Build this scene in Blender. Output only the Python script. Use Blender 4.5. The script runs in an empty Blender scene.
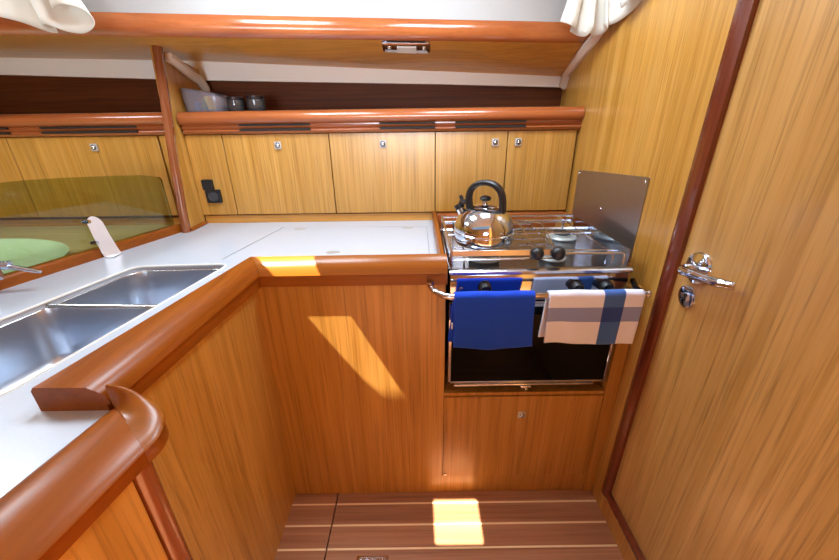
import bpy, bmesh, math, random
from mathutils import Vector, Matrix
S = bpy.context.scene
COL = S.collection
PI = math.pi
random.seed(4)

# ------------------------------------------------------------------ materials
def new_mat(name):
    m = bpy.data.materials.new(name); m.use_nodes = True
    nt = m.node_tree
    return m, nt, nt.nodes['Principled BSDF']
def srgb(c):
    return tuple(((v/255)/12.92 if v/255 <= .04045 else ((v/255+.055)/1.055)**2.4) for v in c) + (1,)
def plain(name, col, rough=.5, metal=0, coat=0, bump=0, bscale=200, spec=None):
    m, nt, b = new_mat(name)
    b.inputs['Base Color'].default_value = srgb(col)
    b.inputs['Roughness'].default_value = rough
    b.inputs['Metallic'].default_value = metal
    b.inputs['Coat Weight'].default_value = coat
    if spec is not None: b.inputs['Specular IOR Level'].default_value = spec
    tc = nt.nodes.new('ShaderNodeTexCoord')
    n = nt.nodes.new('ShaderNodeTexNoise'); n.inputs['Scale'].default_value = bscale
    nt.links.new(tc.outputs['Object'], n.inputs['Vector'])
    if bump:
        bp = nt.nodes.new('ShaderNodeBump'); bp.inputs['Strength'].default_value = bump
        bp.inputs['Distance'].default_value = .001
        nt.links.new(n.outputs['Fac'], bp.inputs['Height']); nt.links.new(bp.outputs['Normal'], b.inputs['Normal'])
    mx = nt.nodes.new('ShaderNodeMix'); mx.data_type = 'RGBA'
    c = srgb(col)
    mx.inputs[6].default_value = tuple(v*.94 for v in c[:3])+(1,)
    mx.inputs[7].default_value = tuple(min(1, v*1.05) for v in c[:3])+(1,)
    nt.links.new(n.outputs['Fac'], mx.inputs[0]); nt.links.new(mx.outputs[2], b.inputs['Base Color'])
    return m
def wood(name, light, mid, dark, axis='z', cross=42, rough=.34, coat=.25, streak=.55, fine=190, spec=.5):
    """straight-grained veneer: noise stretched along one object axis"""
    m, nt, b = new_mat(name); N = nt.nodes; L = nt.links
    tc = N.new('ShaderNodeTexCoord')
    def noise(sc, al, detail, dist=0, off=0):
        mp = N.new('ShaderNodeMapping')
        s = [sc, sc, sc]; s['xyz'.index(axis)] = al
        mp.inputs['Scale'].default_value = s
        mp.inputs['Location'].default_value = (off, off*.7, off*1.3)
        n = N.new('ShaderNodeTexNoise'); n.inputs['Scale'].default_value = 1
        n.inputs['Detail'].default_value = detail; n.inputs['Roughness'].default_value = .6
        n.inputs['Distortion'].default_value = dist
        L.new(tc.outputs['Object'], mp.inputs['Vector']); L.new(mp.outputs['Vector'], n.inputs['Vector'])
        return n
    a = noise(cross, .9, 3, .25, 3.1); f = noise(fine, 3.5, 3, 0, 8.3); w = noise(6, .5, 1, .4, 5.7)
    r1 = N.new('ShaderNodeValToRGB'); r1.color_ramp.elements[0].position = .32; r1.color_ramp.elements[1].position = .68
    r1.color_ramp.elements[0].color = srgb(mid); r1.color_ramp.elements[1].color = srgb(light)
    L.new(a.outputs['Fac'], r1.inputs['Fac'])
    r2 = N.new('ShaderNodeMapRange'); r2.inputs['From Min'].default_value = .5; r2.inputs['From Max'].default_value = .72
    r2.inputs['To Max'].default_value = streak
    L.new(f.outputs['Fac'], r2.inputs['Value'])
    mx = N.new('ShaderNodeMix'); mx.data_type = 'RGBA'; mx.inputs[7].default_value = srgb(dark)
    L.new(r2.outputs['Result'], mx.inputs[0]); L.new(r1.outputs['Color'], mx.inputs[6])
    hv = N.new('ShaderNodeHueSaturation')
    r3 = N.new('ShaderNodeMapRange'); r3.inputs['From Min'].default_value = .3; r3.inputs['From Max'].default_value = .7
    r3.inputs['To Min'].default_value = .88; r3.inputs['To Max'].default_value = 1.1
    L.new(w.outputs['Fac'], r3.inputs['Value']); L.new(r3.outputs['Result'], hv.inputs['Value'])
    L.new(mx.outputs[2], hv.inputs['Color']); L.new(hv.outputs['Color'], b.inputs['Base Color'])
    b.inputs['Roughness'].default_value = rough
    b.inputs['Specular IOR Level'].default_value = spec
    b.inputs['Coat Weight'].default_value = coat; b.inputs['Coat Roughness'].default_value = .18
    bp = N.new('ShaderNodeBump'); bp.inputs['Strength'].default_value = .08; bp.inputs['Distance'].default_value = .0006
    L.new(f.outputs['Fac'], bp.inputs['Height']); L.new(bp.outputs['Normal'], b.inputs['Normal'])
    return m

TL, TM, TD = (200,148,72), (176,123,46), (114,73,22)
teak = wood('teak_veneer_upright', TL, TM, TD, 'z')
teak_x = wood('teak_veneer_lengthwise', (228,166,78), (208,144,56), (150,94,32), 'x', 60)
teak_door = wood('teak_veneer_door', (190,144,82), (168,122,60), (112,76,32), 'z', 34, streak=.6, fine=150)
teak_shaded = wood('teak_veneer_shaded', (104,54,22), (84,40,15), (50,24,10), 'x', 50, .5, 0, spec=.15)  # teak darkened to carry the shade of the shelf recess
cherry_x = wood('cherry_trim_lengthwise', (176,100,54), (154,80,40), (108,52,24), 'x', 30, .2, .6, .25)
cherry_y = wood('cherry_trim_fore_aft', (154,82,18), (130,64,10), (78,34,5), 'y', 30, .3, .05, .25, spec=.22)
cherry_z = wood('cherry_trim_upright', (142,80,44), (122,62,30), (88,42,18), 'z', 40, .22, .5, .25)
cherry_fid = wood('cherry_fiddle', (154,88,26), (132,70,14), (88,48,10), 'x', 30, .3, .1, .25, spec=.3)
door_trim = wood('mahogany_door_trim', (112,52,30), (94,38,20), (66,25,12), 'z', 40, .22, .5, .2)
white_lam = plain('white_laminate', (190,196,206), .28, coat=.2)
cream = plain('cream_liner', (246,243,238), .55)
vinyl = plain('ivory_trunking', (232,214,196), .5)
steel_b = plain('brushed_sink_steel', (205,212,224), .3, 1, bump=.05, bscale=400)
chrome = plain('polished_chrome', (214,222,236), .08, 1)
steel_m = plain('mirror_steel', (186,194,210), .1, 1)
steel_s = plain('satin_steel', (205,203,203), .24, 1)
plate_m = plain('dulled_splash_plate', (170,162,158), .3, .9, bump=.08, bscale=60)
black = plain('black_plastic', (24,24,27), .42)
dark = plain('dark_recess', (22,16,12), .7)
burner_m = plain('burner_cap', (60,60,62), .45, .6)
alu = plain('burner_ring', (160,166,164), .42, .4)
rope = plain('bar_steel_warm', (206,206,214), .12, 1)
white_pr = plain('white_print', (235,225,210), .6)
soap_w = plain('off_white_ceramic', (205,228,205), .35)
blackglass = plain('black_oven_glass', (6,5,5), .06, spec=.15)
label_w = plain('towel_tag_white', (230,235,240), .7)

def floor_mat():
    m, nt, b = new_mat('floor_planks'); N = nt.nodes; L = nt.links
    base = wood('floor_wood_base', (178,124,88), (152,98,66), (108,64,44), 'x', 40, .3, .3, .5)
    nt2 = base.node_tree
    # add cream inlay stripes across y to the plank wood
    N = nt2.nodes; L = nt2.links; b = N['Principled BSDF']
    src = b.inputs['Base Color'].links[0].from_socket
    tc = N.new('ShaderNodeTexCoord'); sp = N.new('ShaderNodeSeparateXYZ'); L.new(tc.outputs['Object'], sp.inputs[0])
    def mth(op, a, v=None):
        n = N.new('ShaderNodeMath'); n.operation = op
        if hasattr(a, 'node'): L.new(a, n.inputs[0])
        else: n.inputs[0].default_value = a
        if v is not None: n.inputs[1].default_value = v
        return n.outputs[0]
    t = mth('SUBTRACT', sp.outputs['Y'], .916)
    t = mth('DIVIDE', t, .0775); t = mth('ADD', t, 100.5); t = mth('FRACT', t); t = mth('SUBTRACT', t, .5); t = mth('ABSOLUTE', t)
    t = mth('LESS_THAN', t, .042)
    mx = N.new('ShaderNodeMix'); mx.data_type = 'RGBA'; mx.inputs[7].default_value = srgb((240,206,158))
    L.new(t, mx.inputs[0]); L.new(src, mx.inputs[6]); L.new(mx.outputs[2], b.inputs['Base Color'])
    bpy.data.materials.remove(m)
    return base
floor_m = floor_mat()

def acrylic(name, col, gloss=.06, dens=.0):
    m, nt, b = new_mat(name); N = nt.nodes; L = nt.links
    N.remove(b); out = N['Material Output']
    tr = N.new('ShaderNodeBsdfTransparent'); tr.inputs[0].default_value = srgb(col)
    gl = N.new('ShaderNodeBsdfGlossy'); gl.inputs['Roughness'].default_value = gloss
    df = N.new('ShaderNodeBsdfDiffuse'); df.inputs[0].default_value = srgb(col)
    fr = N.new('ShaderNodeFresnel'); fr.inputs[0].default_value = 1.49
    m1 = N.new('ShaderNodeMixShader'); m1.inputs[0].default_value = dens
    L.new(tr.outputs[0], m1.inputs[1]); L.new(df.outputs[0], m1.inputs[2])
    m2 = N.new('ShaderNodeMixShader'); L.new(fr.outputs[0], m2.inputs[0])
    L.new(m1.outputs[0], m2.inputs[1]); L.new(gl.outputs[0], m2.inputs[2])
    L.new(m2.outputs[0], out.inputs['Surface'])
    return m
green_ac = acrylic('smoky_green_acrylic', (220,228,204), .03)
tub_m = acrylic('frosted_plastic', (236,232,242), .2, .16)
glass_m = acrylic('clear_tumbler_glass', (215,215,220), .03, .05)

def cloth(name, cols):
    """cols: function of UV stripes. towel weave with optional check"""
    m, nt, b = new_mat(name); N = nt.nodes; L = nt.links
    uv = N.new('ShaderNodeUVMap'); sp = N.new('ShaderNodeSeparateXYZ'); L.new(uv.outputs[0], sp.inputs[0])
    wv = N.new('ShaderNodeTexWave'); wv.inputs['Scale'].default_value = 90; wv.bands_direction = 'Y'
    wv2 = N.new('ShaderNodeTexWave'); wv2.inputs['Scale'].default_value = 90; wv2.bands_direction = 'X'
    L.new(uv.outputs[0], wv.inputs['Vector']); L.new(uv.outputs[0], wv2.inputs['Vector'])
    ad = N.new('ShaderNodeMath'); ad.operation = 'ADD'; L.new(wv.outputs['Fac'], ad.inputs[0]); L.new(wv2.outputs['Fac'], ad.inputs[1])
    bp = N.new('ShaderNodeBump'); bp.inputs['Strength'].default_value = .35; bp.inputs['Distance'].default_value = .001
    L.new(ad.outputs[0], bp.inputs['Height']); L.new(bp.outputs['Normal'], b.inputs['Normal'])
    b.inputs['Roughness'].default_value = .9; b.inputs['Sheen Weight'].default_value = .08
    cur = N.new('ShaderNodeRGB'); cur.outputs[0].default_value = srgb(cols[0]); cur = cur.outputs[0]
    for ax, lo, hi, c, f in cols[1:]:
        s = sp.outputs['X' if ax == 'u' else 'Y']
        g = N.new('ShaderNodeMath'); g.operation = 'GREATER_THAN'; g.inputs[1].default_value = lo; L.new(s, g.inputs[0])
        h = N.new('ShaderNodeMath'); h.operation = 'LESS_THAN'; h.inputs[1].default_value = hi; L.new(s, h.inputs[0])
        k = N.new('ShaderNodeMath'); k.operation = 'MULTIPLY'; L.new(g.outputs[0], k.inputs[0]); L.new(h.outputs[0], k.inputs[1])
        k2 = N.new('ShaderNodeMath'); k2.operation = 'MULTIPLY'; k2.inputs[1].default_value = f; L.new(k.outputs[0], k2.inputs[0])
        mx = N.new('ShaderNodeMix'); mx.data_type = 'RGBA'; mx.blend_type = 'MULTIPLY'
        mx.inputs[7].default_value = srgb(c); L.new(k2.outputs[0], mx.inputs[0]); L.new(cur, mx.inputs[6]); cur = mx.outputs[2]
    L.new(cur, b.inputs['Base Color'])
    return m
blue_cloth = cloth('royal_blue_cotton', [(0,70,216)])
check_cloth = cloth('white_blue_check_cotton', [(232,236,255),
    ('v', .22, .52, (156,168,206), 1), ('u', .58, .80, (72,116,182), 1)])
curtain_m = cloth('ivory_curtain_cloth', [(228,224,212)])

# ------------------------------------------------------------------ mesh helpers
def BM(): return bmesh.new()
def box(bm, lo, hi, bev=0, seg=2):
    r = bmesh.ops.create_cube(bm, size=1)
    c = [(a+b)/2 for a, b in zip(lo, hi)]; d = [b-a for a, b in zip(lo, hi)]
    for v in r['verts']: v.co = Vector((v.co.x*d[0]+c[0], v.co.y*d[1]+c[1], v.co.z*d[2]+c[2]))
    if bev:
        es = list({e for v in r['verts'] for e in v.link_edges})
        bmesh.ops.bevel(bm, geom=es, offset=bev, segments=seg, profile=.5, affect='EDGES')
    return bm
def loft(bm, secs, closed=True, caps=True, loop=False):
    rows = [[bm.verts.new(p) for p in s] for s in secs]
    n = len(rows[0]); m = len(rows)
    for i in range(m if loop else m-1):
        a, b = rows[i], rows[(i+1) % m]
        for j in range(n if closed else n-1):
            k = (j+1) % n
            bm.faces.new((a[j], a[k], b[k], b[j]))
    if caps and not loop and closed:
        bm.faces.new(rows[0][::-1]); bm.faces.new(rows[-1])
    return bm
def prism(bm, pts, axis, a, b):
    """pts 2-D in the two other axes (cyclic order), extruded from a to b along axis"""
    def p3(p, t):
        if axis == 'x': return (t, p[0], p[1])
        if axis == 'y': return (p[0], t, p[1])
        return (p[0], p[1], t)
    return loft(bm, [[p3(p, a) for p in pts], [p3(p, b) for p in pts]])
def rpoly(pts, r, seg=5):
    out = []
    n = len(pts)
    for i in range(n):
        p = Vector(pts[i]); a = Vector(pts[i-1])-p; b = Vector(pts[(i+1) % n])-p
        ri = min(r, a.length*.45, b.length*.45)
        s, e = p+a.normalized()*ri, p+b.normalized()*ri
        for k in range(seg+1):
            t = k/seg
            out.append(tuple(s*(1-t)**2 + p*2*t*(1-t) + e*t*t))
    return out
def tube(bm, path, r, seg=10, caps=True, loop=False):
    P = [Vector(p) for p in path]; n = len(P)
    rr = r if isinstance(r, (list, tuple)) else [r]*n
    secs = []; prev = None
    for i in range(n):
        if loop: t = P[(i+1) % n]-P[i-1]
        else: t = P[min(i+1, n-1)]-P[max(i-1, 0)]
        t.normalize()
        if prev is None:
            u = t.cross(Vector((0,0,1)))
            if u.length < .1: u = t.cross(Vector((1,0,0)))
        else: u = prev - t*prev.dot(t)
        u.normalize(); prev = u; w = t.cross(u)
        secs.append([P[i]+(u*math.cos(a)+w*math.sin(a))*rr[i] for a in [2*PI*k/seg for k in range(seg)]])
    return loft(bm, secs, True, caps, loop)
def smooth_path(pts, k=6):
    P = [Vector(p) for p in pts]; out = []
    for i in range(len(P)-1):
        p0 = P[max(i-1, 0)]; p1 = P[i]; p2 = P[i+1]; p3 = P[min(i+2, len(P)-1)]
        for j in range(k):
            t = j/k
            out.append(.5*((2*p1)+(p2-p0)*t+(2*p0-5*p1+4*p2-p3)*t*t+(3*p1-p0-3*p2+p3)*t**3))
    out.append(P[-1]); return out
def lathe(bm, prof, c, seg=32, axis='z', sx=1, sy=1):
    """prof: (r, h) list; revolve round axis through c"""
    rows = []
    for r, h in prof:
        row = []
        for k in range(seg):
            a = 2*PI*k/seg; u, v = max(r, 1e-5)*math.cos(a)*sx, max(r, 1e-5)*math.sin(a)*sy
            if axis == 'z': p = (c[0]+u, c[1]+v, c[2]+h)
            elif axis == 'y': p = (c[0]+u, c[1]+h, c[2]+v)
            else: p = (c[0]+h, c[1]+u, c[2]+v)
            row.append(p)
        rows.append(row)
    return loft(bm, rows)
ORG = {}
def obj(name, bm, m, parent=None, smooth=40, origin=None, label=None, solid=0, sub=0):
    bmesh.ops.recalc_face_normals(bm, faces=bm.faces)
    for f in bm.faces: f.smooth = True
    me = bpy.data.meshes.new(name)
    if parent is not None: o0 = ORG[parent.name]
    elif origin == 'world': o0 = Vector((0,0,0))
    else:
        xs = [v.co for v in bm.verts]
        o0 = Vector(((min(v.x for v in xs)+max(v.x for v in xs))/2, (min(v.y for v in xs)+max(v.y for v in xs))/2, min(v.z for v in xs)))
    bmesh.ops.translate(bm, verts=bm.verts, vec=-o0)
    bm.to_mesh(me); bm.free()
    if smooth: me.set_sharp_from_angle(angle=math.radians(smooth))
    o = bpy.data.objects.new(name, me); COL.objects.link(o); me.materials.append(m)
    if parent is not None: o.parent = parent
    else: o.location = o0
    ORG[o.name] = o0.copy()
    if label: o['label'] = label
    if solid:
        md = o.modifiers.new('s', 'SOLIDIFY'); md.thickness = solid; md.offset = 0
    if sub:
        md = o.modifiers.new('b', 'SUBSURF'); md.levels = sub; md.render_levels = sub
    return o
def tag(o, label, cat, group=None):
    o['label'] = label; o['category'] = cat
    if group: o['group'] = group
    return o
def thing(name, loc, label, cat, group=None):
    o = bpy.data.objects.new(name, None); COL.objects.link(o); o.location = loc; o.empty_display_size = .05
    ORG[o.name] = Vector(loc)
    return tag(o, label, cat, group)
def struct(name, bm, m, smooth=40, parent=None):
    o = obj(name, bm, m, parent, smooth, origin='world')
    if parent is None: o['kind'] = 'structure'
    return o

# ------------------------------------------------------------------ room shell
def wx(z): return .636+.013*z          # the right bulkhead leans out very slightly
BEAM = lambda x: 1.545+.14*x            # the coachroof side is not parallel to the hull
bm = BM(); box(bm, (-2.5,-1.6,-.05), (-.319,.97,0))
box(bm, (.9,-1.6,-.05), (1.2,.97,0)); box(bm, (-.319,-1.6,-.05), (.9,.2,0)); box(bm, (-.319,.965,-.05), (.9,.97,0))
struct('floor', bm, floor_m)
bm = BM(); box(bm, (-2.5,-1.6,-.09), (1.2,1.9,-.06)); struct('seam_light_stop', bm, dark)  # dark sheet added so no sky light shows through the floor seam
t = thing('floor_board', (.1,.62,-.02), 'lift-out striped floor board with flush ring pull, right of the dark seam', 'floor board')
bm = BM(); box(bm, (-.3145,.202,-.02), (.66,.964,0)); o = obj('board', bm, floor_m, t)
bm = BM()
box(bm, (-.214,.700,-.004), (-.112,.740,.001), .001)
o = obj('ring_pull_plate', bm, chrome, t, label='chrome flush pull plate')
bm = BM(); tube(bm, rp3 := [(x, y, .002) for x, y in rpoly([(-.204,.705),(-.122,.705),(-.122,.733),(-.204,.733)], .008)], .002, 6, loop=True)
obj('ring', bm, steel_s, t, label='steel pull ring')

# right bulkhead: wall with the door beside it
def wallbox(bm, y0, y1, z0, z1, inn=0, thick=.03):
    pts = []
    for z in (z0, z1):
        pts.append([(wx(z)-inn, y0, z), (wx(z)+thick, y0, z), (wx(z)+thick, y1, z), (wx(z)-inn, y1, z)])
    return loft(bm, pts)
bm = BM(); wallbox(bm, .884, 1.93, 0, 1.97); wallbox(bm, -.35, .884, 0, .095); wallbox(bm, -1.3, -.35, 0, 1.97)
struct('wall_right', bm, teak)
d = None
bm = BM(); wallbox(bm, -.35, .86, .115, 1.97, -.004)
door = struct('door_1', bm, teak_door)
bm = BM()
# upright trim (half-round) and sill trim
def trimsec(z, y0, y1, inn): 
    return [(wx(z)+.004, y0, z), (wx(z)-inn*.6, y0, z), (wx(z)-inn, y0+(y1-y0)*.3, z), (wx(z)-inn, y0+(y1-y0)*.7, z), (wx(z)-inn*.6, y1, z), (wx(z)+.004, y1, z)]
loft(bm, [trimsec(.09, .858, .896, .012), trimsec(1.97, .858, .905, .012)])
struct('trim_1', bm, door_trim)
bm = BM()
loft(bm, [[(wx(.1)+.004, y, .088), (wx(.1)-.007, y, .088), (wx(.1)-.012, y, .096), (wx(.1)-.012, y, .108), (wx(.1)-.007, y, .117), (wx(.1)+.004, y, .117)] for y in (.86, -.35)])
struct('trim_2', bm, door_trim)
# lever handle, keyhole rose
W = wx(.95)
bm = BM(); lathe(bm, [(0,-.010),(.018,-.010),(.026,-.006),(.036,-.004),(.039,0),(.039,.004),(0,.004)], (W+.002,.797,.962), 36, 'x')
hd = obj('handle_rose', bm, chrome, door, origin='world', label='round chrome handle rose')
bm = BM(); tube(bm, smooth_path([(W,.800,.960),(W-.022,.802,.959),(W-.031,.799,.958),(W-.036,.783,.960),(W-.035,.745,.964),(W-.031,.705,.969),(W-.024,.678,.973),(W-.018,.668,.974)]), [.013]*10+[.0115]*12+[.0105]*12+[.009]*8+[.0075], 14)
obj('lever_handle', bm, chrome, door, label='curved chrome lever handle')
bm = BM(); lathe(bm, [(0,-.005),(.022,-.005),(.0275,-.003),(.0285,.002),(0,.002)], (W+.001,.803,.886), 36, 'x')
kr = obj('keyhole_rose', bm, chrome, door, label='round chrome keyhole rose')
bm = BM(); lathe(bm, [(0,-.0012),(.005,-.0012),(.005,.001),(0,.001)], (W-.0045,.803,.890), 16, 'x'); box(bm, (W-.0055,.8005,.874), (W-.004,.8055,.889))
obj('keyhole', bm, black, kr)

# back (hull side), cream strip, shelf back with its shade in the colour
bm = BM(); box(bm, (-2.5,1.862,0), (.72,1.90,1.55)); struct('wall_back', bm, teak_shaded)
bm = BM()
def strip(x): return (1.495-.033*(x+1.8) if x < .7 else 1.41)
loft(bm, [[(x,1.835,lo),(x,1.835,hi),(x,1.90,hi),(x,1.90,lo)] for x, lo, hi in ((-2.5,1.50,1.60),(-1.82,1.493,1.58),(-.94,1.460,1.56),(.1,1.432,1.54),(.68,1.412,1.52))])
struct('wall_back_liner', bm, cream).name = 'wall_back_upper'
# side deck panel (sloping underside) + beam trim + coachroof side
def back_z(x): return 1.535-.05*(x+.98) if x > -.98 else 1.535-.026*(x+.98)
bm = BM()
secs = []
for x in (-2.5,-1.8,-.98,.1,.72):
    secs.append([(x, BEAM(x)+.005, 1.553), (x, 1.84, back_z(x)), (x, 1.84, back_z(x)+.03), (x, BEAM(x)+.005, 1.583)])
loft(bm, secs); struct('ceiling', bm, teak_x)
bm = BM()
def beamsec(x):
    y = BEAM(x)
    return [(x, y+.014, 1.551), (x, y+.004, 1.548), (x, y-.006, 1.553), (x, y-.014, 1.565), (x, y-.017, 1.582), (x, y-.013, 1.600), (x, y-.002, 1.612), (x, y+.014, 1.614), (x, y+.02, 1.58)]
loft(bm, [beamsec(-2.5), beamsec(.72)]); struct('trim_3', bm, cherry_x)
bm = BM()
def csec(x, z0, z1): y = BEAM(x); return [(x, y+.002+(z0-1.6)*.05, z0), (x, y+.002+(z1-1.6)*.05, z1), (x, y+.05, z1), (x, y+.05, z0)]
def cside(x0, x1, z0, z1): loft(bm, [csec(x0, z0, z1), csec(x1, z0, z1)])
cside(-2.5,.72,1.61,1.68); cside(-2.5,.72,1.86,1.97); cside(-2.5,-1.25,1.68,1.86); cside(-1.0,-.45,1.68,1.86); cside(.35,.72,1.68,1.86)
bm_w = BM()
for wx0, wx1 in ((-1.25,-1.0),(-.45,.35)):
    loft(bm_w, [[(x, BEAM(x)+.020+(z-1.6)*.05, z) for x in (wx0, wx1)]+[(x, BEAM(x)+.026+(z-1.6)*.05, z) for x in (wx1, wx0)] for z in (1.68, 1.86)])
struct('window_1', bm_w, acrylic('portlight_acrylic', (226,232,236), .02))
struct('wall_cabin_side', bm, plain('gelcoat_side', (168,166,164), .5))
# overhead with a hatch of two lights and left open aft so sky light comes in
bm = BM()
def plate_holes(bm, outer, holes, z, t):
    loops = [outer]+holes
    vs = [[bm.verts.new((x,y,z)) for x, y in lp] for lp in loops]
    es = [bm.edges.new((v[i], v[(i+1) % len(v)])) for v in vs for i in range(len(v))]
    bmesh.ops.triangle_fill(bm, edges=es, use_beauty=True)
    for v, lp in zip(vs, loops):
        up = [bm.verts.new((x,y,z+t)) for x, y in lp]
        for i in range(len(v)): bm.faces.new((v[i], v[(i+1) % len(v)], up[(i+1) % len(v)], up[i]))
HATCH = [(-.800,.765),(-.880,.765),(-.905,.772),(-.930,.792),(-.955,.825),(-.985,.86),(-.985,.93),(-.800,.93)]
PORT = rpoly([(-.945,.515),(-.775,.515),(-.775,.675),(-.945,.675)], .01, 2)
plate_holes(bm, [(-2.5,-.35),(.72,-.35),(.72,1.72),(-2.5,1.3)], [HATCH, PORT], 1.95, .02)
o = struct('ceiling_overhead', bm, cream)
bm = BM(); box(bm, (-2.5,-1.3,0), (.72,-1.25,1.97)); struct('aft_light_block', bm, teak)  # unseen wall added to keep low sky light off the cabinet fronts
bm = BM(); box(bm, (-2.55,-1.6,0), (-2.5,1.9,1.97)); struct('wall_left', bm, teak)

# sloping liner corners (trunking) in the right and left corners under the deck panel
def strap(name, pts, w, label):
    bm = BM()
    loft(bm, [[Vector(p)+Vector(o) for o in ((0,-w*.2,-w*.9),(0,w*.25,w*.1),(sx*.020,w*.25,w*.1),(sx*.026,w*.15,w*-.1),(sx*.026,-w*.05,-w*.5),(sx*.012,-w*.2,-w*.9))] for p in pts])
    o = obj(name, bm, vinyl); return tag(o, label, 'trunking')
sx = -1
strap('cable_trunking', [(.656,1.535,1.585),(.656,1.57,1.563),(.656,1.62,1.548),(.655,1.70,1.518),(.655,1.80,1.478),(.654,1.815,1.44),(.654,1.83,1.43)], .03, 'ivory trunking running down the right bulkhead corner behind the curtain')
sx = 1
strap('cable_trunking', [(-.939,1.60,1.530),(-.939,1.64,1.520),(-.939,1.70,1.497),(-.939,1.745,1.480),(-.939,1.79,1.470),(-.939,1.828,1.44),(-.939,1.832,1.43)], .03, 'ivory trunking on the wooden divider above the plastic tub')

# ------------------------------------------------------------------ divider bulkhead between the two bays
t = thing('divider_panel', (-.95,1.6,.88), 'narrow upright teak divider with cherry front edge between the locker bays', 'divider')
bm = BM()
pl = [(1.475,.875),(1.605,.875),(1.605,1.33),(1.83,1.335),(1.83,1.50),(1.62,1.532),(1.555,1.548)]
prism(bm, pl, 'x', -.958, -.942); obj('panel', bm, teak, t)
bm = BM()
fr = [(1.458,.875),(1.463,.95),(1.482,1.12),(1.508,1.28),(1.535,1.43),(1.552,1.545)]
loft(bm, [[(q-.963,y+.022,z),(q-.966,y+.008,z),(q-.960,y-.003,z),(q-.950,y-.006,z),(q-.940,y-.003,z),(q-.934,y+.008,z),(q-.937,y+.022,z)] for y, z in fr for q in [(z-.88)*.02]])
obj('edge_moulding', bm, cherry_z, t, label='rounded cherry moulding on the front edge')
bm = BM(); box(bm, (-.942,1.48,.878), (-.93,1.60,.892), .002); obj('foot_bead', bm, cherry_y, t)

# ------------------------------------------------------------------ wall lockers
def fascia(bm, x0, x1):
    prof = [(1.62,1.33),(1.592,1.33),(1.580,1.326),(1.571,1.316),(1.568,1.304),(1.571,1.292),(1.580,1.284),(1.590,1.281),
            (1.590,1.276),(1.581,1.274),(1.587,1.266),(1.592,1.264),(1.590,1.258),(1.581,1.256),(1.588,1.249),(1.592,1.246),(1.62,1.246)]
    prism(bm, prof, 'x', x0, x1)
latch_m = plain('latch_plate', (190,188,186), .35, .35)
def latch(x, z, parent):
    bm = BM(); box(bm, (x-.013,1.592,z-.014), (x+.013,1.5995,z+.014), .0015)
    la = obj('latch', bm, latch_m, parent, label='small square chrome push latch')
    bm = BM(); lathe(bm, [(0,-.005),(.005,-.005),(.0075,-.003),(.0085,0),(0,0)], (x,1.592,z), 20, 'y')
    obj('button', bm, chrome, la); bm = BM(); lathe(bm, [(.0085,-.0004),(.0105,-.0006),(.0105,.0002),(.0085,.0002)], (x,1.592,z), 20, 'y'); obj('button_ring', bm, dark, la)
def doorp(x0, x1, z0, z1, parent, name='door', y=1.600):
    bm = BM(); box(bm, (x0+.0018, y, z0), (x1-.0018, y+.016, z1), .001, 1)
    return obj(name, bm, teak, parent)
t = thing('wall_locker', (-.15,1.7,.9), 'long teak wall locker over the worktop, right of the divider', 'locker')
bm = BM(); box(bm, (-.942,1.617,.905), (wx(1)-.002,1.84,.917)); box(bm, (-.942,1.617,1.30), (wx(1.3)-.002,1.858,1.328)); box(bm, (-.942,1.80,.917), (wx(1)-.002,1.815,1.30))
box(bm, (-.942,1.618,.917), (wx(1)-.002,1.622,1.30))
obj('carcass', bm, teak_shaded, t)
LZ0, LZ1 = .919, 1.243
p = doorp(-.942,-.79,LZ0,LZ1,t,'end_panel')
for x0, x1, kx in ((-.79,-.359,-.568),(-.359,.072,-.141),(.072,.366,.315),(.366,.645,.409)):
    dd = doorp(x0, x1, LZ0, LZ1, t); latch(kx, 1.201, dd)
bm = BM(); fascia(bm, -.9335, wx(1.3)-.002); obj('shelf_lip', bm, cherry_x, t, label='cherry shelf lip')
for x0, x1 in ((-.705,-.426),(-.15,.071),(.151,.43)):
    bm = BM(); box(bm, (x0,1.5800,1.2755), (x1,1.591,1.281)); box(bm, (x0,1.5800,1.2575), (x1,1.591,1.2645)); obj('vent_slot', bm, dark, t, label='pair of dark vent slots')
bm = BM(); box(bm, (-.942,1.612,.86), (wx(.9)-.002,1.622,.9125)); obj('backing_strip', bm, teak_x, t)
# left bay
t = thing('wall_locker', (-1.7,1.7,.9), 'teak wall locker left of the divider, its doors partly behind the green acrylic', 'locker')
bm = BM(); box(bm, (-2.48,1.617,.905), (-.962,1.84,.917)); box(bm, (-2.48,1.617,1.30), (-.962,1.858,1.328)); box(bm, (-2.48,1.618,.917), (-.962,1.622,1.30))
obj('carcass', bm, teak_shaded, t)
for x0, x1, kx in ((-2.3,-1.66,None),(-1.66,-1.05,-1.313)):
    dd = doorp(x0, x1, LZ0, LZ1, t)
    if kx: latch(kx, 1.203, dd)
doorp(-1.045,-.97,LZ0,LZ1,t,'end_panel')
bm = BM(); fascia(bm, -2.48, -.966); obj('shelf_lip', bm, cherry_x, t, label='cherry shelf lip')
for x0, x1 in ((-1.49,-1.112),(-1.9,-1.62)):
    bm = BM(); box(bm, (x0,1.5800,1.2755), (x1,1.591,1.281)); box(bm, (x0,1.5800,1.2575), (x1,1.591,1.2645)); obj('vent_slot', bm, dark, t, label='pair of dark vent slots')
bm = BM(); box(bm, (-2.48,1.625,.87), (-.962,1.635,.9045)); obj('backing_strip', bm, teak_x, t)
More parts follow.
